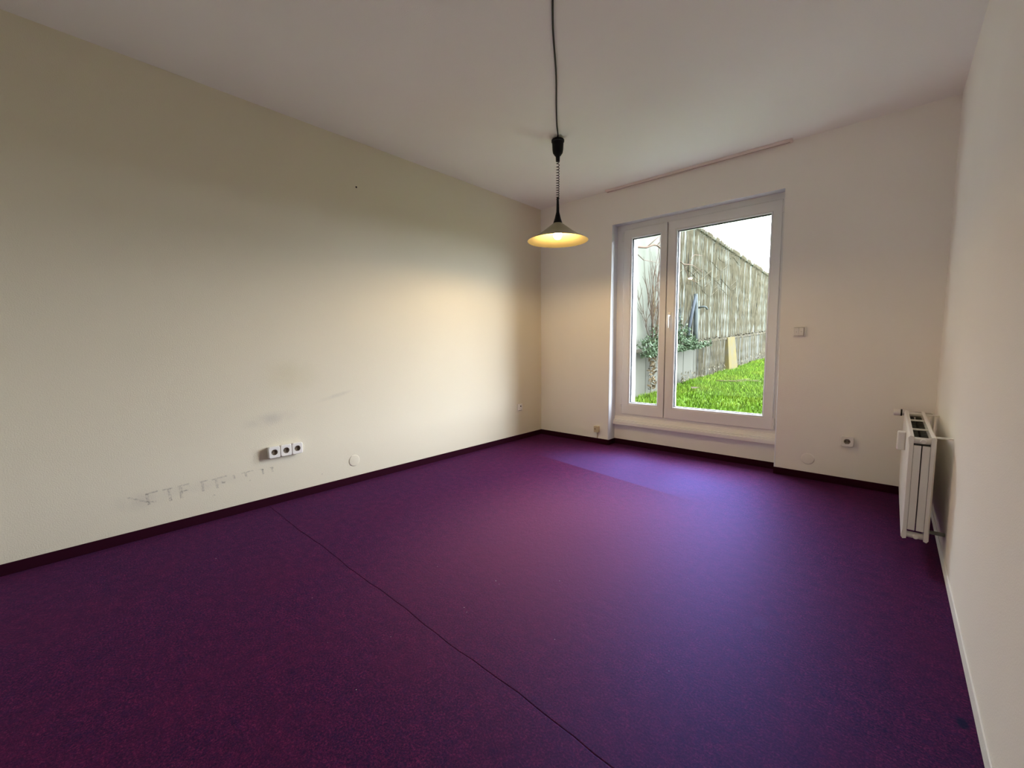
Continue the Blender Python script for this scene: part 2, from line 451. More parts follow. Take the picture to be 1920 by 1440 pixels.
# ------------------------------------------------------------------ sockets and switch
def plate_with_hole(bm, u0, u1, v0, v1, d0, d1, cu, cv, r, depth, P, n=32):
    """square plate d0..d1 thick with a round recess; P(u, v, d) gives the point"""
    sq = []
    for k in range(n):
        a = 2 * math.pi * (k + 0.5) / n; c, s = math.cos(a), math.sin(a); m = max(abs(c), abs(s))
        sq.append((c / m, s / m))
    hu, hv, mu, mv = (u1 - u0) / 2, (v1 - v0) / 2, (u0 + u1) / 2, (v0 + v1) / 2
    e = 0.0035
    loops = [[P(mu + a * hu, mv + b * hv, d0) for a, b in sq], [P(mu + a * hu, mv + b * hv, d1 - e) for a, b in sq], [P(mu + a * (hu - e), mv + b * (hv - e), d1) for a, b in sq]]
    L = [[bm.verts.new(p) for p in lp] for lp in loops]
    for rr, dd in ((r + 0.001, d1), (r, d1 - 0.001), (r, d1 - depth)):
        L.append([bm.verts.new(P(cu + rr * math.cos(2 * math.pi * (k + 0.5) / n), cv + rr * math.sin(2 * math.pi * (k + 0.5) / n), dd)) for k in range(n)])
    for i, (A, B) in enumerate(zip(L, L[1:])):
        for k in range(n):
            f = bm.faces.new((A[k], A[(k + 1) % n], B[(k + 1) % n], B[k]))
            if i >= 4: f.material_index = 1
    f = bm.faces.new(L[-1]); f.material_index = 1
def insert(parent, u0, u1, v0, v1, d0, d1, P, r=0.0195):
    bm = bmesh.new(); cu, cv = (u0 + u1) / 2, (v0 + v1) / 2
    plate_with_hole(bm, u0, u1, v0, v1, d0, d1, cu, cv, r, 0.013, P)
    ins = mesh_obj('socket_insert', bm, [M['plastic'], M['recess']], parent)
    for s in (-1, 1):
        bm = bmesh.new(); n = 12
        bm.faces.new([bm.verts.new(P(cu + s * 0.0095 + 0.0034 * math.cos(6.2832 * k / n), cv + 0.0034 * math.sin(6.2832 * k / n), d1 - 0.0126)) for k in range(n)])
        mesh_obj('pin_hole', bm, M['black_hole'], ins)
        bm = bmesh.new()
        q = [(-0.003, 0.0155), (0.003, 0.0155), (0.003, 0.0190), (-0.003, 0.0190)]
        A = [bm.verts.new(P(cu + a, cv + s * b, d1 - 0.0128)) for a, b in q]; B = [bm.verts.new(P(cu + a, cv + s * b, d1 - 0.004)) for a, b in q]
        bm.faces.new(B)
        for k in range(4): bm.faces.new((A[k], A[(k + 1) % 4], B[(k + 1) % 4], B[k]))
        mesh_obj('earth_clip', bm, M['steel'], ins)
PL = lambda u, v, d: (d, u, v)                     # left wall: u = y, v = z
PB = lambda u, v, d: (u, D - d, v)                 # back wall: u = x, v = z

t3 = empty('triple_socket', (0, 1.08, 0.365), 'white surface-mounted triple power socket low on the long scuffed wall', 'socket')
ty0, ty1, tz0, tz1 = 0.970, 1.192, 0.324, 0.402
bxo('back_box', (0, 0.018, ty0 + 0.003, ty1 - 0.003, tz0 + 0.003, tz1 - 0.003), M['plastic'], t3, 0.005)
pw = (ty1 - ty0) / 3
for k in range(3): insert(t3, ty0 + k * pw + 0.001, ty0 + (k + 1) * pw - 0.001, tz0, tz1, 0.0175, 0.033, PL)

sb = empty('power_socket', (2.875, D, 0.335), 'single white power socket on the wall between garden door and radiator', 'socket')
bxo('back_box', (2.840, 2.910, D - 0.011, D, 0.299, 0.371), M['plastic'], sb, 0.004)
insert(sb, 2.8365, 2.9135, 0.296, 0.375, 0.0105, 0.026, PB)

sl = empty('antenna_socket', (0, 3.56, 0.366), 'small flat cream antenna socket on the long wall close to the room corner', 'socket')
bxo('cover_plate', (0, 0.009, 3.522, 3.602, 0.326, 0.406), M['plastic'], sl, 0.003)
lto('port', [(0, 0.0100), (0.0085, 0.0100), (0.0085, 0.0085)], (0, 3.573, 0.378), M['black_hole'], sl, 16, 'X')
bxo('label_slot', (0.0085, 0.0098, 3.532, 3.592, 0.330, 0.335), M['recess'], sl)

tp = empty('telephone_socket', (0.763, D, 0.155), 'yellowed telephone junction box just above the edging beside the window niche', 'socket')
bxo('housing', (0.735, 0.793, D - 0.026, D, 0.122, 0.190), mat('yellowed_housing', (0.66, 0.56, 0.38), 0.45), tp, 0.004)
bxo('jack', (0.744, 0.772, D - 0.0275, D - 0.0255, 0.138, 0.166), M['plastic_old'], tp)
bxo('port', (0.747, 0.757, D - 0.0285, D - 0.0270, 0.154, 0.163), M['black_hole'], tp)
bxo('side_flap', (0.786, 0.7945, D - 0.0275, D - 0.004, 0.130, 0.182), M['plastic_old'], tp, 0.001)
tbo('cable', [(0.768, D - 0.010, 0.124), (0.770, D - 0.006, 0.100), (0.771, D - 0.005, 0.080), (0.771, D - 0.012, 0.058)], 0.004, M['plastic_old'], tp)

sw = empty('light_switch', (2.541, D, 1.149), 'white double rocker light switch on the wall beside the wide window leaf', 'switch')
bm = bmesh.new(); box(bm, 2.4985, 2.5835, D - 0.011, D, 1.1085, 1.191, 0.004); mesh_obj('switch_frame', bm, M['plastic'], sw)
bxo('surround', (2.508, 2.571, D - 0.0135, D - 0.010, 1.118, 1.182), M['recess'], sw)
for k, (a, b) in enumerate(((2.5085, 2.5383), (2.5393, 2.5695))):
    bm = bmesh.new(); box(bm, a, b, D - 0.020, D - 0.012, 1.120, 1.180, 0.002)
    for v in bm.verts:
        if v.co.y < D - 0.016: v.co.y += (1 if k else -1) * (v.co.z - 1.15) * 0.10
    rk = mesh_obj('rocker', bm, M['plastic'], sw)
    lto('pilot_dot', [(0, -0.0212), (0.0022, -0.0212), (0.0022, -0.0190)], ((a + b) / 2, D, 1.150), M['recess'], rk, 10, 'Y')

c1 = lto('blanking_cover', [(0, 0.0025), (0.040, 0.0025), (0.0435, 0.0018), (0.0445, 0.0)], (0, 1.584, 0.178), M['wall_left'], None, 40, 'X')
tag(c1, 'round painted-over blanking cover near the floor beside the triple socket', 'cover plate')
c2 = lto('blanking_cover', [(0, -0.0040), (0.036, -0.0040), (0.042, -0.0030), (0.0445, 0.0)], (2.640, D, 0.160), M['wall'], None, 40, 'Y')
tag(c2, 'round painted-over blanking cover near the floor below the light switch', 'cover plate')

# ------------------------------------------------------------------ pendant lamp
LX, LY = 1.145, 2.697
lamp = empty('pendant_lamp', (LX, LY, H), 'rise-and-fall pendant lamp with flared bronze shade, coiled black cord and lit bulb', 'lamp')
cc = (LX, LY, 0)
lto('ceiling_cup', [(0, 2.585), (0.044, 2.585), (0.0475, 2.580), (0.0475, 2.568), (0.043, 2.564), (0.040, 2.510), (0.036, 2.490), (0.022, 2.470), (0.016, 2.466), (0.0145, 2.430), (0, 2.430)], cc, M['black'], lamp, 32)
edge_smooth(lamp.children[-1], 35)
tbo('ceiling_hook', [(LX, LY, H), (LX, LY, 2.583)], 0.006, M['black'], lamp)
swag = [(LX, LY, 2.583), (1.17, 2.66, 2.590), (1.25, 2.545, 2.594), (1.449, 2.257, 2.5945), (1.60, 2.04, 2.5945), (1.75, 1.822, 2.5945), (1.87, 1.648, 2.5945), (1.95, 1.53, 2.5945), (2.03, 1.41, 2.597)]
sw_pts = []
for i in range(len(swag) - 1):
    for k in range(4):
        f = k / 4; a, b = Vector(swag[i]), Vector(swag[i + 1]); p = a.lerp(b, f)
        if i > 0: p.x += 0.004 * math.sin((i + f) * 2.1)
        sw_pts.append(p)
sw_pts.append(Vector(swag[-1]))
tbo('ceiling_cord', sw_pts, 0.0048, M['cable_black'], lamp, 8)
coil = []
z_a, z_b = 2.432, 2.150; turns = 15
for i in range(turns * 12 + 1):
    f = i / (turns * 12); fz = f ** 0.86
    a = 2 * math.pi * turns * f
    coil.append((LX + 0.0105 * math.cos(a), LY + 0.0105 * math.sin(a), z_a + (z_b - z_a) * fz))
tbo('coiled_cord', coil, 0.0027, M['cable_black'], lamp, 6)
o = lto('stem', [(0, 2.170), (0.0085, 2.168), (0.0105, 2.10), (0.0115, 2.065), (0.0165, 2.045), (0.024, 2.015), (0.035, 1.982), (0.034, 1.978), (0, 1.978)], cc, M['black'], lamp, 32)
edge_smooth(o, 50)
sh = [(0.034, 1.981), (0.045, 1.972), (0.065, 1.957), (0.090, 1.938), (0.120, 1.915), (0.150, 1.895), (0.180, 1.878), (0.205, 1.866), (0.222, 1.858), (0.229, 1.852)]
so = lto('shade', sh, cc, M['shade'], lamp, 64)
ln = [(r - 0.0015 if i else r, z - 0.0025) for i, (r, z) in enumerate(sh)]
ln[-1] = (0.2288, 1.8515)
lto('shade_lining', [(0, 1.9775)] + ln, cc, M['lining'], so, 64)
lto('bulb_holder', [(0, 1.976), (0.020, 1.976), (0.020, 1.950), (0.015, 1.948), (0, 1.948)], cc, M['plastic'], lamp, 24)
lto('bulb', [(0.012, 1.949), (0.014, 1.940), (0.022, 1.928), (0.0285, 1.910), (0.030, 1.896), (0.0285, 1.882), (0.022, 1.870), (0.011, 1.8645), (0, 1.863)], cc, M['bulb'], lamp, 24)

# ------------------------------------------------------------------ radiator
RX0, RX1, RY0, RY1, RZ0, RZ1 = 3.166, 3.266, 2.752, 3.752, 0.112, 0.622
rad = empty('radiator', (3.216, 3.25, 0), 'white double-panel radiator with thermostat valve mounted beside the room corner', 'radiator')
def panel(name, xa, xb, flute):
    """pressed steel panel, rounded top/bottom/end edges, vertical flutes on the face at xa"""
    bm = bmesh.new(); n = 60; rows = []
    sgn = 1 if xb > xa else -1
    for i in range(n + 1):
        f = i / n; y = RY0 + (RY1 - RY0) * f
        edge = min(i, n - i)
        d = 0.0 if edge == 0 else (0.0022 if (i % 3 == 0) else 0.0) * flute
        xf = xa + sgn * d + (sgn * 0.006 if edge == 0 else 0)
        rows.append([bm.verts.new(p) for p in ((xb, y, RZ0 + 0.004), (xa + sgn * 0.008, y, RZ0), (xa + sgn * 0.001, y, RZ0 + 0.010), (xf, y, RZ0 + 0.05), (xf, y, RZ1 - 0.05), (xa + sgn * 0.001, y, RZ1 - 0.010), (xa + sgn * 0.008, y, RZ1), (xb, y, RZ1 - 0.003))])
    m = len(rows[0])
    for A, B in zip(rows, rows[1:]):
        for k in range(m): bm.faces.new((A[k], A[(k + 1) % m], B[(k + 1) % m], B[k]))
    bm.faces.new(rows[0]); bm.faces.new(rows[-1][::-1])
    o = mesh_obj(name, bm, M['enamel'], rad)
    return o
panel('front_panel', RX0, RX0 + 0.021, 1)
panel('rear_panel', RX1, RX1 - 0.019, 1)
for ya, yb in ((RY0 + 0.004, RY0 + 0.010), (RY1 - 0.010, RY1 - 0.004)):
    bxo('side_plate', (RX0 + 0.022, RX0 + 0.0485, ya, yb, RZ0 + 0.048, RZ1 - 0.046), M['enamel'], rad, 0.0015)
    bxo('side_plate', (RX0 + 0.0525, RX1 - 0.020, ya, yb, RZ0 + 0.048, RZ1 - 0.046), M['enamel'], rad, 0.0015)
for z in (RZ0 + 0.020, RZ1 - 0.024):
    for y in (RY0 + 0.022, RY1 - 0.022):
        tbo('header_tube', [(RX0 + 0.018, y, z), (RX1 - 0.016, y, z)], 0.015, M['enamel'], rad, 14)
    o = lto('end_plug', [(0, -0.014), (0.009, -0.014), (0.0115, -0.011), (0.0115, 0.008)], (RX0 + 0.054, RY0 + 0.010, z), M['plastic'], rad, 20, 'Y')
    edge_smooth(o)
bm = bmesh.new()                                   # zig-zag convector sheets, one at each panel
for xa, xb in ((RX0 + 0.021, RX0 + 0.047), (RX1 - 0.019, RX1 - 0.045)):
    n = 74; A = []
    for i in range(n + 1):
        y = RY0 + 0.045 + (RY1 - RY0 - 0.09) * i / n; x = xa if (i // 2) % 2 == 0 else xb
        A.append((bm.verts.new((x, y, RZ0 + 0.05)), bm.verts.new((x, y, RZ1 - 0.035))))
    for a, b in zip(A, A[1:]): bm.faces.new((a[0], b[0], b[1], a[1]))
mesh_obj('convector_sheet', bm, M['fin'], rad)
for y in (3.01, 3.35, 3.62):
    bxo('top_bar', (RX0 + 0.018, RX1 - 0.016, y, y + 0.012, RZ1 - 0.012, RZ1 - 0.004), M['enamel'], rad, 0.001)
bxo('heat_meter', (RX0 - 0.034, RX0 + 0.001, 3.055, 3.095, 0.487, 0.588), M['plastic'], rad, 0.006)
# thermostatic valve at the far end, pipework into the corner
vy, vz = RY1 + 0.036, RZ1 - 0.022
tbo('valve_body', [(RX0 + 0.054, RY1 - 0.03, vz), (RX0 + 0.054, vy, vz), (RX0 + 0.060, vy, vz), (W - 0.022, vy, vz)], 0.011, M['steel'], rad, 12)
o = lto('thermostat_head', [(0, -0.082), (0.017, -0.082), (0.021, -0.078), (0.022, -0.045), (0.019, -0.040), (0.019, -0.020), (0.014, -0.012), (0.013, 0.0)], (RX0 + 0.030, vy, vz), M['plastic'], rad, 24, 'X')
edge_smooth(o)
lto('valve_collar', [(0.016, -0.046), (0.0225, -0.046), (0.0225, -0.038), (0.016, -0.038)], (RX0 + 0.030, vy, vz), M['black'], rad, 24, 'X')
tbo('pipe', [(W - 0.022, vy, vz + 0.012), (W - 0.022, vy, 0.3), (W - 0.022, vy, 0.001)], 0.009, M['enamel'], rad, 12)
tbo('return_pipe', [(RX0 + 0.054, RY1 - 0.03, RZ0 + 0.02), (RX0 + 0.054, vy, RZ0 + 0.02), (RX0 + 0.054, vy, 0.001)], 0.009, M['enamel'], rad, 12)
for y in (RY0 + 0.055, RY1 - 0.12):
    bxo('wall_bracket', (RX1 - 0.003, W - 0.001, y, y + 0.022, RZ1 - 0.012, RZ1 - 0.006), M['enamel'], rad)
    bxo('wall_bracket', (RX1 - 0.003, W - 0.001, y, y + 0.022, RZ0 + 0.030, RZ0 + 0.042), M['fin'], rad)

# ------------------------------------------------------------------ crumbs on the carpet
bm = bmesh.new()
for x, y, s in ((1.767, 0.788, .005), (1.50, 1.213, .006), (1.802, 1.309, .006), (1.83, 1.30, .005), (2.23, 1.174, .005), (1.84, 1.083, .006), (1.87, 1.07, .004), (0.586, 0.522, .007), (1.897, 0.583, .004), (2.02, 1.5, .004), (1.3, 0.7, .004), (2.45, 1.9, .004), (1.62, 0.62, .003), (2.6, 1.3, .003)):
    s *= 0.7; a = random.random() * 3.1; p = []
    for k in range(6):
        t = a + k * math.pi / 3; r = s * (0.35 + 0.8 * random.random())
        p.append(bm.verts.new((x + r * math.cos(t), y + r * math.sin(t) * 0.7, 0.002)))
    c = bm.verts.new((x, y, 0.002 + s * 0.2)); 
    for k in range(6): bm.faces.new((p[k], p[(k + 1) % 6], c))
tag(mesh_obj('carpet_lint', bm, mat('pale_lint', (0.30, 0.24, 0.27), 0.9)), 'pale lint and crumbs scattered over the purple carpet', 'lint', kind='stuff')

# ------------------------------------------------------------------ garden
def gz(y): return 0.04 * (y - 4.2)
def noisy_mat(name, stops, scale, detail=4, bump=0.0, rough=0.9, stretch=None):
    m = mat(name, stops[0][1], rough, **{'Specular IOR Level': 0.04}); t = NT(m); co = t.coord()
    if stretch:
        mp = t.n('ShaderNodeMapping'); mp.inputs['Scale'].default_value = stretch; t.l(co, mp.inputs[0]); co = mp.outputs[0]
    n = t.noise(co, scale, detail, 0.65); t.base(t.ramp(n, stops))
    if bump: t.bump(n, bump, 0.02)
    return m
M['soil'] = noisy_mat('grassy_soil', [(0.3, (0.0198, 0.0357, 0.0042)), (0.55, (0.0317, 0.0614, 0.0052)), (0.75, (0.0515, 0.0744, 0.0083))], 3.0, 5)
M['grass'] = noisy_mat('grass_blades', [(0.3, (0.0292, 0.0611, 0.0036)), (0.5, (0.0437, 0.0826, 0.0048)), (0.72, (0.0729, 0.0944, 0.0089))], 1.6, 5)
M['concrete'] = noisy_mat('pale_weathered_concrete', [(0.25, (0.0273, 0.0278, 0.0206)), (0.5, (0.0387, 0.0392, 0.0318)), (0.75, (0.0479, 0.0479, 0.0405))], 2.2, 6, 0.3, 0.9, (0.4554, 0.6963, 0.1391))
M['render'] = noisy_mat('greenish_wall_render', [(0.3, (0.0486, 0.0528, 0.0414)), (0.55, (0.0637, 0.0664, 0.0547)), (0.75, (0.0777, 0.0800, 0.0722))], 1.6, 6, 0.2, 0.9, (0.8841, 1.7033, 0.2642))
M['ledge'] = noisy_mat('mossy_ledge', [(0.3, (0.0195, 0.0172, 0.0125)), (0.6, (0.0296, 0.0265, 0.0187)), (0.8, (0.0390, 0.0351, 0.0234))], 8, 5)
M['lichen'] = noisy_mat('yellow_lichen_concrete', [(0.3, (0.0343, 0.0322, 0.0260)), (0.55, (0.0403, 0.0322, 0.0094)), (0.75, (0.0484, 0.0383, 0.0104))], 5, 5, 0.3)
M['stem'] = noisy_mat('dry_creeper_stem', [(0.3, (0.0304, 0.0261, 0.0171)), (0.6, (0.0506, 0.0462, 0.0307)), (0.8, (0.0760, 0.0693, 0.0469))], 9, 4)
M['bark'] = noisy_mat('grey_bark', [(0.3, (0.0224, 0.0269, 0.0277)), (0.7, (0.0470, 0.0538, 0.0530))], 12, 4, 0.4)
M['twig'] = noisy_mat('reddish_twig', [(0.3, (0.0342, 0.0224, 0.0162)), (0.7, (0.0585, 0.0401, 0.0288))], 6, 3)
M['leaf_green'] = noisy_mat('evergreen_leaf', [(0.3, (0.0157, 0.0269, 0.0146)), (0.6, (0.0336, 0.0515, 0.0270)), (0.8, (0.0672, 0.0840, 0.0541))], 14, 3, 0, 0.5)
M['leaf_brown'] = noisy_mat('withered_leaf', [(0.3, (0.0416, 0.0291, 0.0144)), (0.7, (0.0885, 0.0645, 0.0346))], 14, 3)

xs = [-0.6 + i * 0.7 for i in range(60)]; ys = [D + 0.5 + i * 0.8 for i in range(90)]
V = []; F = []
for j, y in enumerate(ys):
    for i, x in enumerate(xs):
        V.append((x, y, gz(y) + (0.025 * math.sin(x * 1.7 + y * 0.9) * math.cos(y * 1.3) if j else 0)))
for j in range(len(ys) - 1):
    for i in range(len(xs) - 1):
        a = j * len(xs) + i; F.append((a, a + 1, a + 1 + len(xs), a + len(xs)))
struct(pydata_obj('ground', V, F, M['soil'], None, True))
def ground_z(x, y): return gz(y) + 0.025 * math.sin(x * 1.7 + y * 0.9) * math.cos(y * 1.3)

V = []; F = []                                     # blades of the lawn
rnd = random.Random(3)
for k in range(52000):
    y = 4.8 + 15.5 * rnd.random() ** 1.4
    x = -0.22 + rnd.random() * (1.2 + (12 - y) * 0.42 if y < 9 else 2.6)
    if 12.08 < y < 13.07 and x < 0.0: continue
    z = ground_z(x, y) - 0.004
    h = 0.035 + 0.05 * rnd.random(); a = rnd.random() * 6.283; wd = 0.004 + 0.004 * rnd.random() + y * 0.0004
    lx, ly = max((rnd.random() - .5) * 0.07, -0.225 - x), (rnd.random() - .5) * 0.07
    if x < -0.19: a = 1.571
    i = len(V)
    V += [(x - wd * math.cos(a), y - wd * math.sin(a), z), (x + wd * math.cos(a), y + wd * math.sin(a), z), (x + lx, y + ly, z + h)]
    F.append((i, i + 1, i + 2))
tag(pydata_obj('lawn_grass', V, F, M['grass']), 'bright green short lawn grass outside the window', 'grass', kind='stuff')

# retaining wall along the garden: lower concrete panels, a ledge, tall rendered wall above
GX, UX = -0.25, -0.37
def ledge(y): return 0.955 + 0.047 * (y - 7.3)
def top(y): return 3.64 - 0.030 * (y - 10)
gw = empty('garden_wall', (GX, 12, gz(12)), 'tall pale garden retaining wall with a ledge, receding behind the lawn', 'wall')
def slab(name, x0, x1, ya, yb, zlo, zhi, m):
    bm = bmesh.new()
    P = [bm.verts.new((x, y, f(y))) for x in (x0, x1) for y in (ya, yb) for f in (zlo, zhi)]
    for q in ((0, 1, 3, 2), (4, 6, 7, 5), (0, 2, 6, 4), (1, 5, 7, 3), (0, 4, 5, 1), (2, 3, 7, 6)): bm.faces.new([P[k] for k in q])
    bmesh.ops.bevel(bm, geom=list(bm.edges), offset=0.012, segments=1, affect='EDGES')
    return mesh_obj(name, bm, m, gw)
y = 4.9
while y < 34:
    L = 0.62 if y < 12 else 1.24
    off = 0.010 * math.sin(y * 5.1)
    slab('concrete_panel', GX - 0.5, GX + off, y + 0.006, y + L - 0.006, lambda v: gz(v) - 0.3, lambda v: ledge(v) - 0.045, M['concrete'])
    y += L
slab('ledge', GX - 0.5, GX + 0.03, 4.9, 34, lambda v: ledge(v) - 0.05, ledge, M['ledge'])
slab('upper_wall', UX - 0.35, UX, 4.5, 34, lambda v: ledge(v) - 0.1, top, M['render'])
slab('coping', UX - 0.40, UX + 0.05, 4.5, 34, lambda v: top(v) - 0.01, lambda v: top(v) + 0.06, M['render'])
bm = bmesh.new()
P = [bm.verts.new(p) for p in ((GX - .05, 12.15, gz(12.2) - .2), (GX + .17, 12.15, gz(12.2) - .2), (GX + .17, 13.0, gz(13) - .2), (GX - .05, 13.0, gz(13) - .2), (GX - .05, 12.30, 1.20), (GX + .05, 12.30, 1.20), (GX + .05, 12.95, 1.23), (GX - .05, 12.95, 1.23))]
for q in ((0, 3, 2, 1), (4, 5, 6, 7), (0, 1, 5, 4), (1, 2, 6, 5), (2, 3, 7, 6), (3, 0, 4, 7)): bm.faces.new([P[k] for k in q])
mesh_obj('buttress', bm, M['lichen'], gw)

# dead creeper stems hanging down both faces
def strand(V, F, pts, r, n=3):
    base = len(V)
    for i, (x, y, z) in enumerate(pts):
        rr = r * (0.6 + 0.5 * (i % 2))
        for k in range(n):
            a = 6.283 * k / n
            V.append((x + rr * math.cos(a), y + rr * math.sin(a), z))
    for i in range(len(pts) - 1):
        for k in range(n):
            a = base + i * n + k; b = base + i * n + (k + 1) % n
            F.append((a, b, b + n, a + n))
V = []; F = []
rnd = random.Random(11)
for k in range(380):
    y0 = 8.7 + 15 * rnd.random() ** 1.25
    r = 0.0035 + 0.013 * rnd.random() ** 3 + y0 * 0.00028; R_ = 1.15 * r
    n = 12; ph = rnd.random() * 6; amp = 0.01 + 0.05 * rnd.random(); dr = (rnd.random() - .5) * 0.35
    yf = lambda f: y0 + amp * math.sin(ph + f * n * 0.9) + dr * f * f
    zt = top(y0) - 0.07; zb = ledge(yf(1)) + 0.004 + (0 if rnd.random() < .8 else rnd.random() * 1.0)
    xo = UX + R_ + 0.001 + 0.02 * rnd.random()
    pts = [(UX - 0.06, yf(0), top(y0) + 0.06 + R_), (UX + 0.03, yf(0), top(y0) + 0.065 + R_), (UX + 0.055 + R_, yf(0), top(y0) + 0.064 + R_), (UX + 0.055 + R_, yf(0), top(y0) + 0.03), (UX + 0.055 + R_, yf(0), top(y0) - 0.025)]
    pts += [(xo, yf(i / n), zt + (zb - zt) * i / n) for i in range(n + 1)]
    if any(abs(p[1] - 10.47) < 0.05 and abs(p[2] - 1.89) < 0.14 for p in pts): continue      # the pipe stub comes out here
    strand(V, F, pts, r)
for k in range(200):
    y0 = 9.9 + 13 * rnd.random() ** 1.2
    r = 0.0045 + 0.011 * rnd.random() ** 2 + y0 * 0.00028; R_ = 1.15 * r
    n = 7; ph = rnd.random() * 6; amp = 0.01 + 0.04 * rnd.random()
    yf = lambda i: y0 + amp * math.sin(ph + i * 0.9)
    if any(12.08 < yf(i) < 13.07 for i in range(n + 1)): continue                             # the buttress stands here
    zt = ledge(y0) - 0.02; zb = ground_z(GX + 0.05, y0)
    xo = GX + 0.032 + R_ + 0.012 * rnd.random()
    pts = [(GX - 0.05, yf(0), ledge(yf(0)) + R_ + 0.002), (GX + 0.02, yf(0), ledge(yf(0)) + R_ + 0.004)]
    pts += [(xo, yf(i), zt + (zb - zt) * i / n) for i in range(n + 1)]
    strand(V, F, pts, r)
for k in range(9):                                  # runners across
    y0 = 8.9 + rnd.random() * 3; z0 = 2.2 + rnd.random() * 1.1; n = 14; ph = rnd.random() * 6
    pts = [(UX + 0.042, y0 + i * 0.16, z0 + 0.09 * math.sin(ph + i * 0.6) + 0.012 * i) for i in range(n)]
    strand(V, F, [(p[0] + 0.0, p[1], p[2]) for p in pts], 0.008)
for k in range(1500):                               # dead leaves caught along the ledge and the foot of the wall
    y0 = 8.9 + 14 * rnd.random() ** 1.3
    lo = rnd.random() < .4
    if lo and 12.05 < y0 < 13.1: continue
    if not lo and (abs(y0 - 9.97) < 0.12 or abs(y0 - 9.43) < 0.11): continue
    c = Vector((GX + 0.075 + 0.03 * rnd.random() if lo else UX + 0.055 + 0.08 * rnd.random(), y0, ground_z(GX, y0) + 0.04 + 0.2 * rnd.random() ** 2 if lo else ledge(y0) + 0.022 + 0.04 * rnd.random() ** 2))
    t_ = rnd.random() * 6.283; l_ = 0.02 + 0.025 * rnd.random()
    d = Vector((0.25 * math.cos(t_), math.sin(t_), math.cos(t_))) * l_ if lo else Vector((0.9 * math.cos(t_), math.sin(t_), 0.3 * math.sin(3 * t_))) * l_
    e = (Vector((0.25, 0, 0)) * l_ + d.cross(Vector((1, 0, 0))) * .5) if lo else d.cross(Vector((0, 0, 1))) * .6; i = len(V)
    V += [tuple(c - d), tuple(c + e), tuple(c + d), tuple(c - e)]; F.append((i, i + 1, i + 2, i + 3))
tag(pydata_obj('creeper_stems', V, F, M['stem']), 'dry brown creeper stems hanging in streaks over the garden wall', 'creeper', kind='stuff')

def leaves(spots, size, rnd, flat=None):
    V = []; F = []
    for (x, y, z) in spots:
        s = size * (0.6 + 0.8 * rnd.random())
        d = Vector((rnd.random() - .3, rnd.random() - .5, rnd.random() - .5)).normalized()
        u = d.cross(Vector((rnd.random() - .5, rnd.random() - .5, rnd.random() - .5))).normalized(); n = d.cross(u)
        c = Vector((x, y, z)); i = len(V)
        for p in (c - d * s, c + u * s * .45 + n * s * .1, c + d * s, c - u * s * .45 + n * s * .1): V.append(tuple(p))
        F += [(i, i + 1, i + 2), (i, i + 2, i + 3)]
    return V, F
def on_ledge(p, r):
    p = Vector(p); p.x = max(p.x, UX + r + 0.004); p.z = min(max(p.z, ledge(p.y) + r + 0.002), 3.5)
    return p
def branchy(start, tips, r, rnd, forks=3):
    bm = bmesh.new()
    for tip in tips:
        a, b = Vector(start), Vector(tip); pts = []
        for i in range(7):
            f = i / 6; p = a.lerp(b, f)
            if 0 < i < 6: p = p + Vector(((rnd.random() - .5) * .5, rnd.random() - .5, rnd.random() - .5)) * 0.10 * (b - a).length
            pts.append(on_ledge(p, r) if i else p)
        tube(bm, pts, [r * (1 - 0.11 * i) for i in range(7)], 5)
        for q in range(forks):
            i = 2 + q % 4; s = pts[i]
            e = s + (b - a).normalized() * 0.25 * (b - a).length + Vector(((rnd.random() - .5) * .4, rnd.random() - .5, rnd.random() - .3)) * 0.45 * (b - a).length
            m_ = s.lerp(e, .5) + Vector((0, (rnd.random() - .5) * .1, (rnd.random() - .5) * .1))
            tube(bm, [s, on_ledge(m_, r), on_ledge(e, r)], [r * .5, r * .4, r * .2], 4)
    return bm
rnd = random.Random(21)
# evergreen shrub growing on the ledge
sh_ = empty('evergreen_shrub', (-0.27, 8.85, ledge(8.85)), 'dark evergreen shrub growing on the ledge of the garden wall', 'shrub')
spots = []
for k in range(3600):
    yy = 6.9 + 3.5 * rnd.random()
    dens = max(0.0, 1 - abs(yy - 8.15) / 1.7)
    if rnd.random() > dens + .15: continue
    hz_ = (0.12 + 0.85 * dens * dens) * rnd.random() ** 1.9
    z_ = ledge(yy) - 0.10 + hz_
    back = UX + (0.06 if yy < 8.5 else 0.11)
    if z_ < ledge(yy) + 0.05: x_ = GX + 0.085 + 0.17 * rnd.random()
    else: x_ = back + rnd.random() * (0.03 - back)
    if x_ < -0.12 and (abs(yy - 9.95) < 0.13 or abs(yy - (9.38 + 0.48 * (z_ - 1.06))) < 0.12): continue      # trunk and limb
    spots.append((x_, yy, z_))
v, f = leaves(spots, 0.038, rnd)
pydata_obj('foliage', v, f, M['leaf_green'], sh_)
mesh_obj('branches', branchy((-0.27, 8.85, ledge(8.85)), [(-0.18, 8.75, 1.75), (-0.2, 8.95, 1.8), (-0.18, 9.2, 1.5), (-0.15, 8.65, 1.45)], 0.016, rnd), M['bark'], sh_)
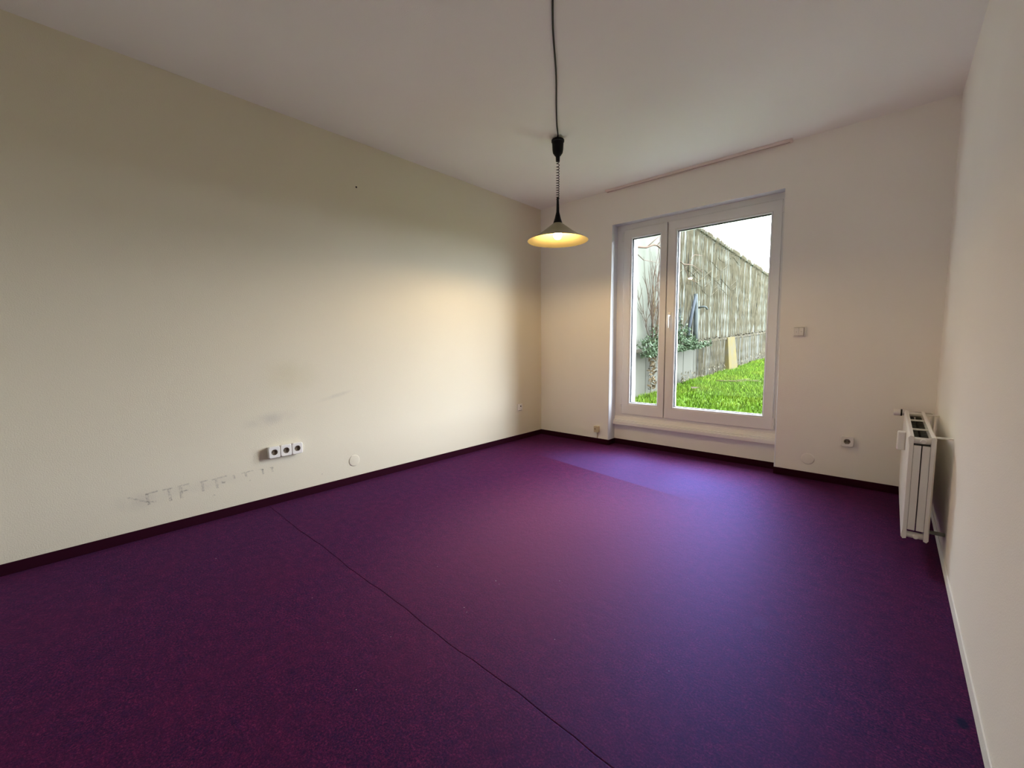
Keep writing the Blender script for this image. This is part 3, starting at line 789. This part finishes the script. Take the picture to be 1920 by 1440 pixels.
# bare twiggy shrub in front of it
ts = empty('bare_shrub', (-0.28, 7.75, ledge(7.7)), 'bare reddish twiggy shrub against the pale wall beside the narrow pane', 'shrub')
mesh_obj('twigs', branchy((-0.28, 7.75, ledge(7.75)), [(-0.2, 7.25, 2.2), (-0.25, 7.55, 2.55), (-0.22, 7.9, 2.7), (-0.28, 8.2, 2.45), (-0.22, 8.4, 2.0), (-0.15, 7.35, 1.75), (-0.2, 8.05, 2.25), (-0.1, 7.7, 2.0), (-0.3, 8.3, 1.7), (-0.3, 7.1, 2.0), (-0.3, 8.0, 3.0)], 0.009, rnd, 11), M['twig'], ts)
mesh_obj('buds', branchy((-0.28, 7.75, ledge(7.75)), [(-0.2, 7.5, 1.9), (-0.2, 8.1, 1.9), (-0.2, 7.9, 2.1)], 0.009, rnd, 8), M['leaf_brown'], ts)
# long bare bough reaching across
bm = bmesh.new()
K = lambda x, y, z: (x + 0.13, y * 0.96, 1.073 + (z - 1.073) * 0.96)
tube(bm, [(-0.27, 5.55, ledge(5.55) - 0.01), (-0.26, 5.57, 1.40), (-0.22, 5.62, 1.95), (-0.14, 5.78, 2.36), (-0.10, 6.05, 2.53), (-0.08, 6.314, 2.585), (-0.08, 6.631, 2.628), (-0.08, 6.929, 2.667), (-0.08, 7.202, 2.756), (-0.08, 7.356, 2.772), (-0.08, 7.495, 2.748), (-0.09, 7.903, 2.76)] + [K(*p) for p in ((-0.23, 8.6, 2.76), (-0.25, 9.1, 2.70), (-0.27, 9.7, 2.76), (-0.28, 10.4, 2.70))], [0.040, 0.036, 0.030, 0.026, 0.022, 0.020, 0.018, 0.017, 0.016, 0.015, 0.014, 0.012, 0.011, 0.010, 0.007, 0.004], 7)
for tw in (((-0.21, 7.218, 2.733), (-0.2, 7.7, 3.0), (-0.2, 8.3, 3.25)), ((-0.21, 6.58, 2.648), (-0.2, 7.1, 2.50), (-0.2, 7.7, 2.54)), ((-0.21, 7.66, 2.843), (-0.2, 7.85, 2.97), (-0.2, 8.0, 2.98)), ((-0.25, 9.1, 2.70), (-0.26, 9.5, 2.45), (-0.27, 10.0, 2.42)), ((-0.26, 9.4, 2.73), (-0.27, 9.8, 3.0), (-0.27, 10.3, 3.05))):
    tube(bm, [K(*p) for p in tw], [0.008, 0.006, 0.003], 5)
bg_ = mesh_obj('bare_bough', bm, M['twig'], None, True)
tag(bg_, 'long bare bough arching across the pale wall high in the narrow pane', 'branch')
# withered ivy hanging down the concrete
iv = empty('withered_ivy', (GX, 7.7, gz(7.7)), 'strand of withered brown ivy hanging down the bare concrete', 'ivy')
spots = [(GX + 0.060 + 0.03 * rnd.random(), 7.50 + 0.10 * math.sin(k * .05) + 0.13 * (rnd.random() - .5), gz(7.6) + 0.09 + 0.72 * rnd.random()) for k in range(170)]
v, f = leaves(spots, 0.032, rnd); pydata_obj('leaves', v, f, M['leaf_brown'], iv)
tbo('runner', [(GX + 0.040, 7.5 + 0.03 * math.sin(i), ground_z(GX, 7.5) + 0.01 + i * 0.12) for i in range(7)] + [(GX + 0.042, 7.49, ledge(7.5) - 0.02), (GX + 0.034, 7.49, ledge(7.5) + 0.006), (GX - 0.02, 7.49, ledge(7.5) + 0.009), (GX - 0.07, 7.50, ledge(7.5) + 0.008)], 0.007, M['stem'], iv, 5)
# broken trunk leaning on the wall
tr = empty('tree_stump', (-0.30, 9.9, ledge(9.9)), 'grey broken tree trunk with a leaning limb on the wall ledge', 'tree stump')
tbo('trunk', [(-0.262, 9.98, ledge(9.98) - 0.006), (-0.262, 9.96, 1.5), (-0.262, 9.94, 1.9), (-0.262, 9.92, 2.16)], [0.055, 0.052, 0.048, 0.040], M['bark'], tr, 9)
tbo('limb', [(-0.255, 9.42, ledge(9.42) - 0.004), (-0.255, 9.64, 1.6), (-0.258, 9.90, 2.10)], [0.040, 0.036, 0.028], mat('pale_bark', (0.022, 0.026, 0.030), 0.9, **{'Specular IOR Level': 0.04}), tr, 9)
hk = tbo('pipe_stub', [(-0.374, 10.45, 1.89), (-0.27, 10.47, 1.91), (-0.22, 10.50, 1.90), (-0.20, 10.54, 1.85)], 0.022, M['bark'])
tag(hk, 'short dark bent pipe stub sticking out of the vine-covered wall', 'pipe')
# bits lying on the lawn
x_, y_ = 0.32, 8.31
bm = bmesh.new(); P = []
for k in range(10):
    a = 6.283 * k / 10; P.append(bm.verts.new((x_ + 0.085 * math.cos(a) * (1 + .2 * math.sin(3 * a)), y_ + 0.07 * math.sin(a), ground_z(x_, y_) + 0.058 + 0.012 * math.cos(2 * a))))
c_ = bm.verts.new((x_, y_, ground_z(x_, y_) + 0.074))
for k in range(10): bm.faces.new((P[k], P[(k + 1) % 10], c_))
tag(mesh_obj('fallen_leaf', bm, mat('dry_leaf', (0.035, 0.029, 0.020), 0.9, **{'Specular IOR Level': 0.04})), 'large pale dry leaf lying on the lawn near the wall', 'leaf')
bm = bmesh.new()
G = lambda x, y: (x, y, ground_z(x, y) + 0.052)
for tw, r in (((G(.35, 9.5), G(.52, 9.62), G(.66, 9.82), G(.85, 9.95), G(1.02, 10.12)), .009), ((G(.52, 9.62), G(.68, 9.62), G(.83, 9.70)), .006), ((G(.66, 9.82), G(.70, 10.05), G(.82, 10.30)), .006), ((G(.85, 9.95), G(1.0, 9.93), G(1.1, 9.98)), .005)):
    tube(bm, tw, [r * (1 - .12 * i) for i in range(len(tw))], 5)
bt = mesh_obj('fallen_twig', bm, M['twig'], None, True)
tag(bt, 'thin dry branch lying on the green lawn', 'branch')
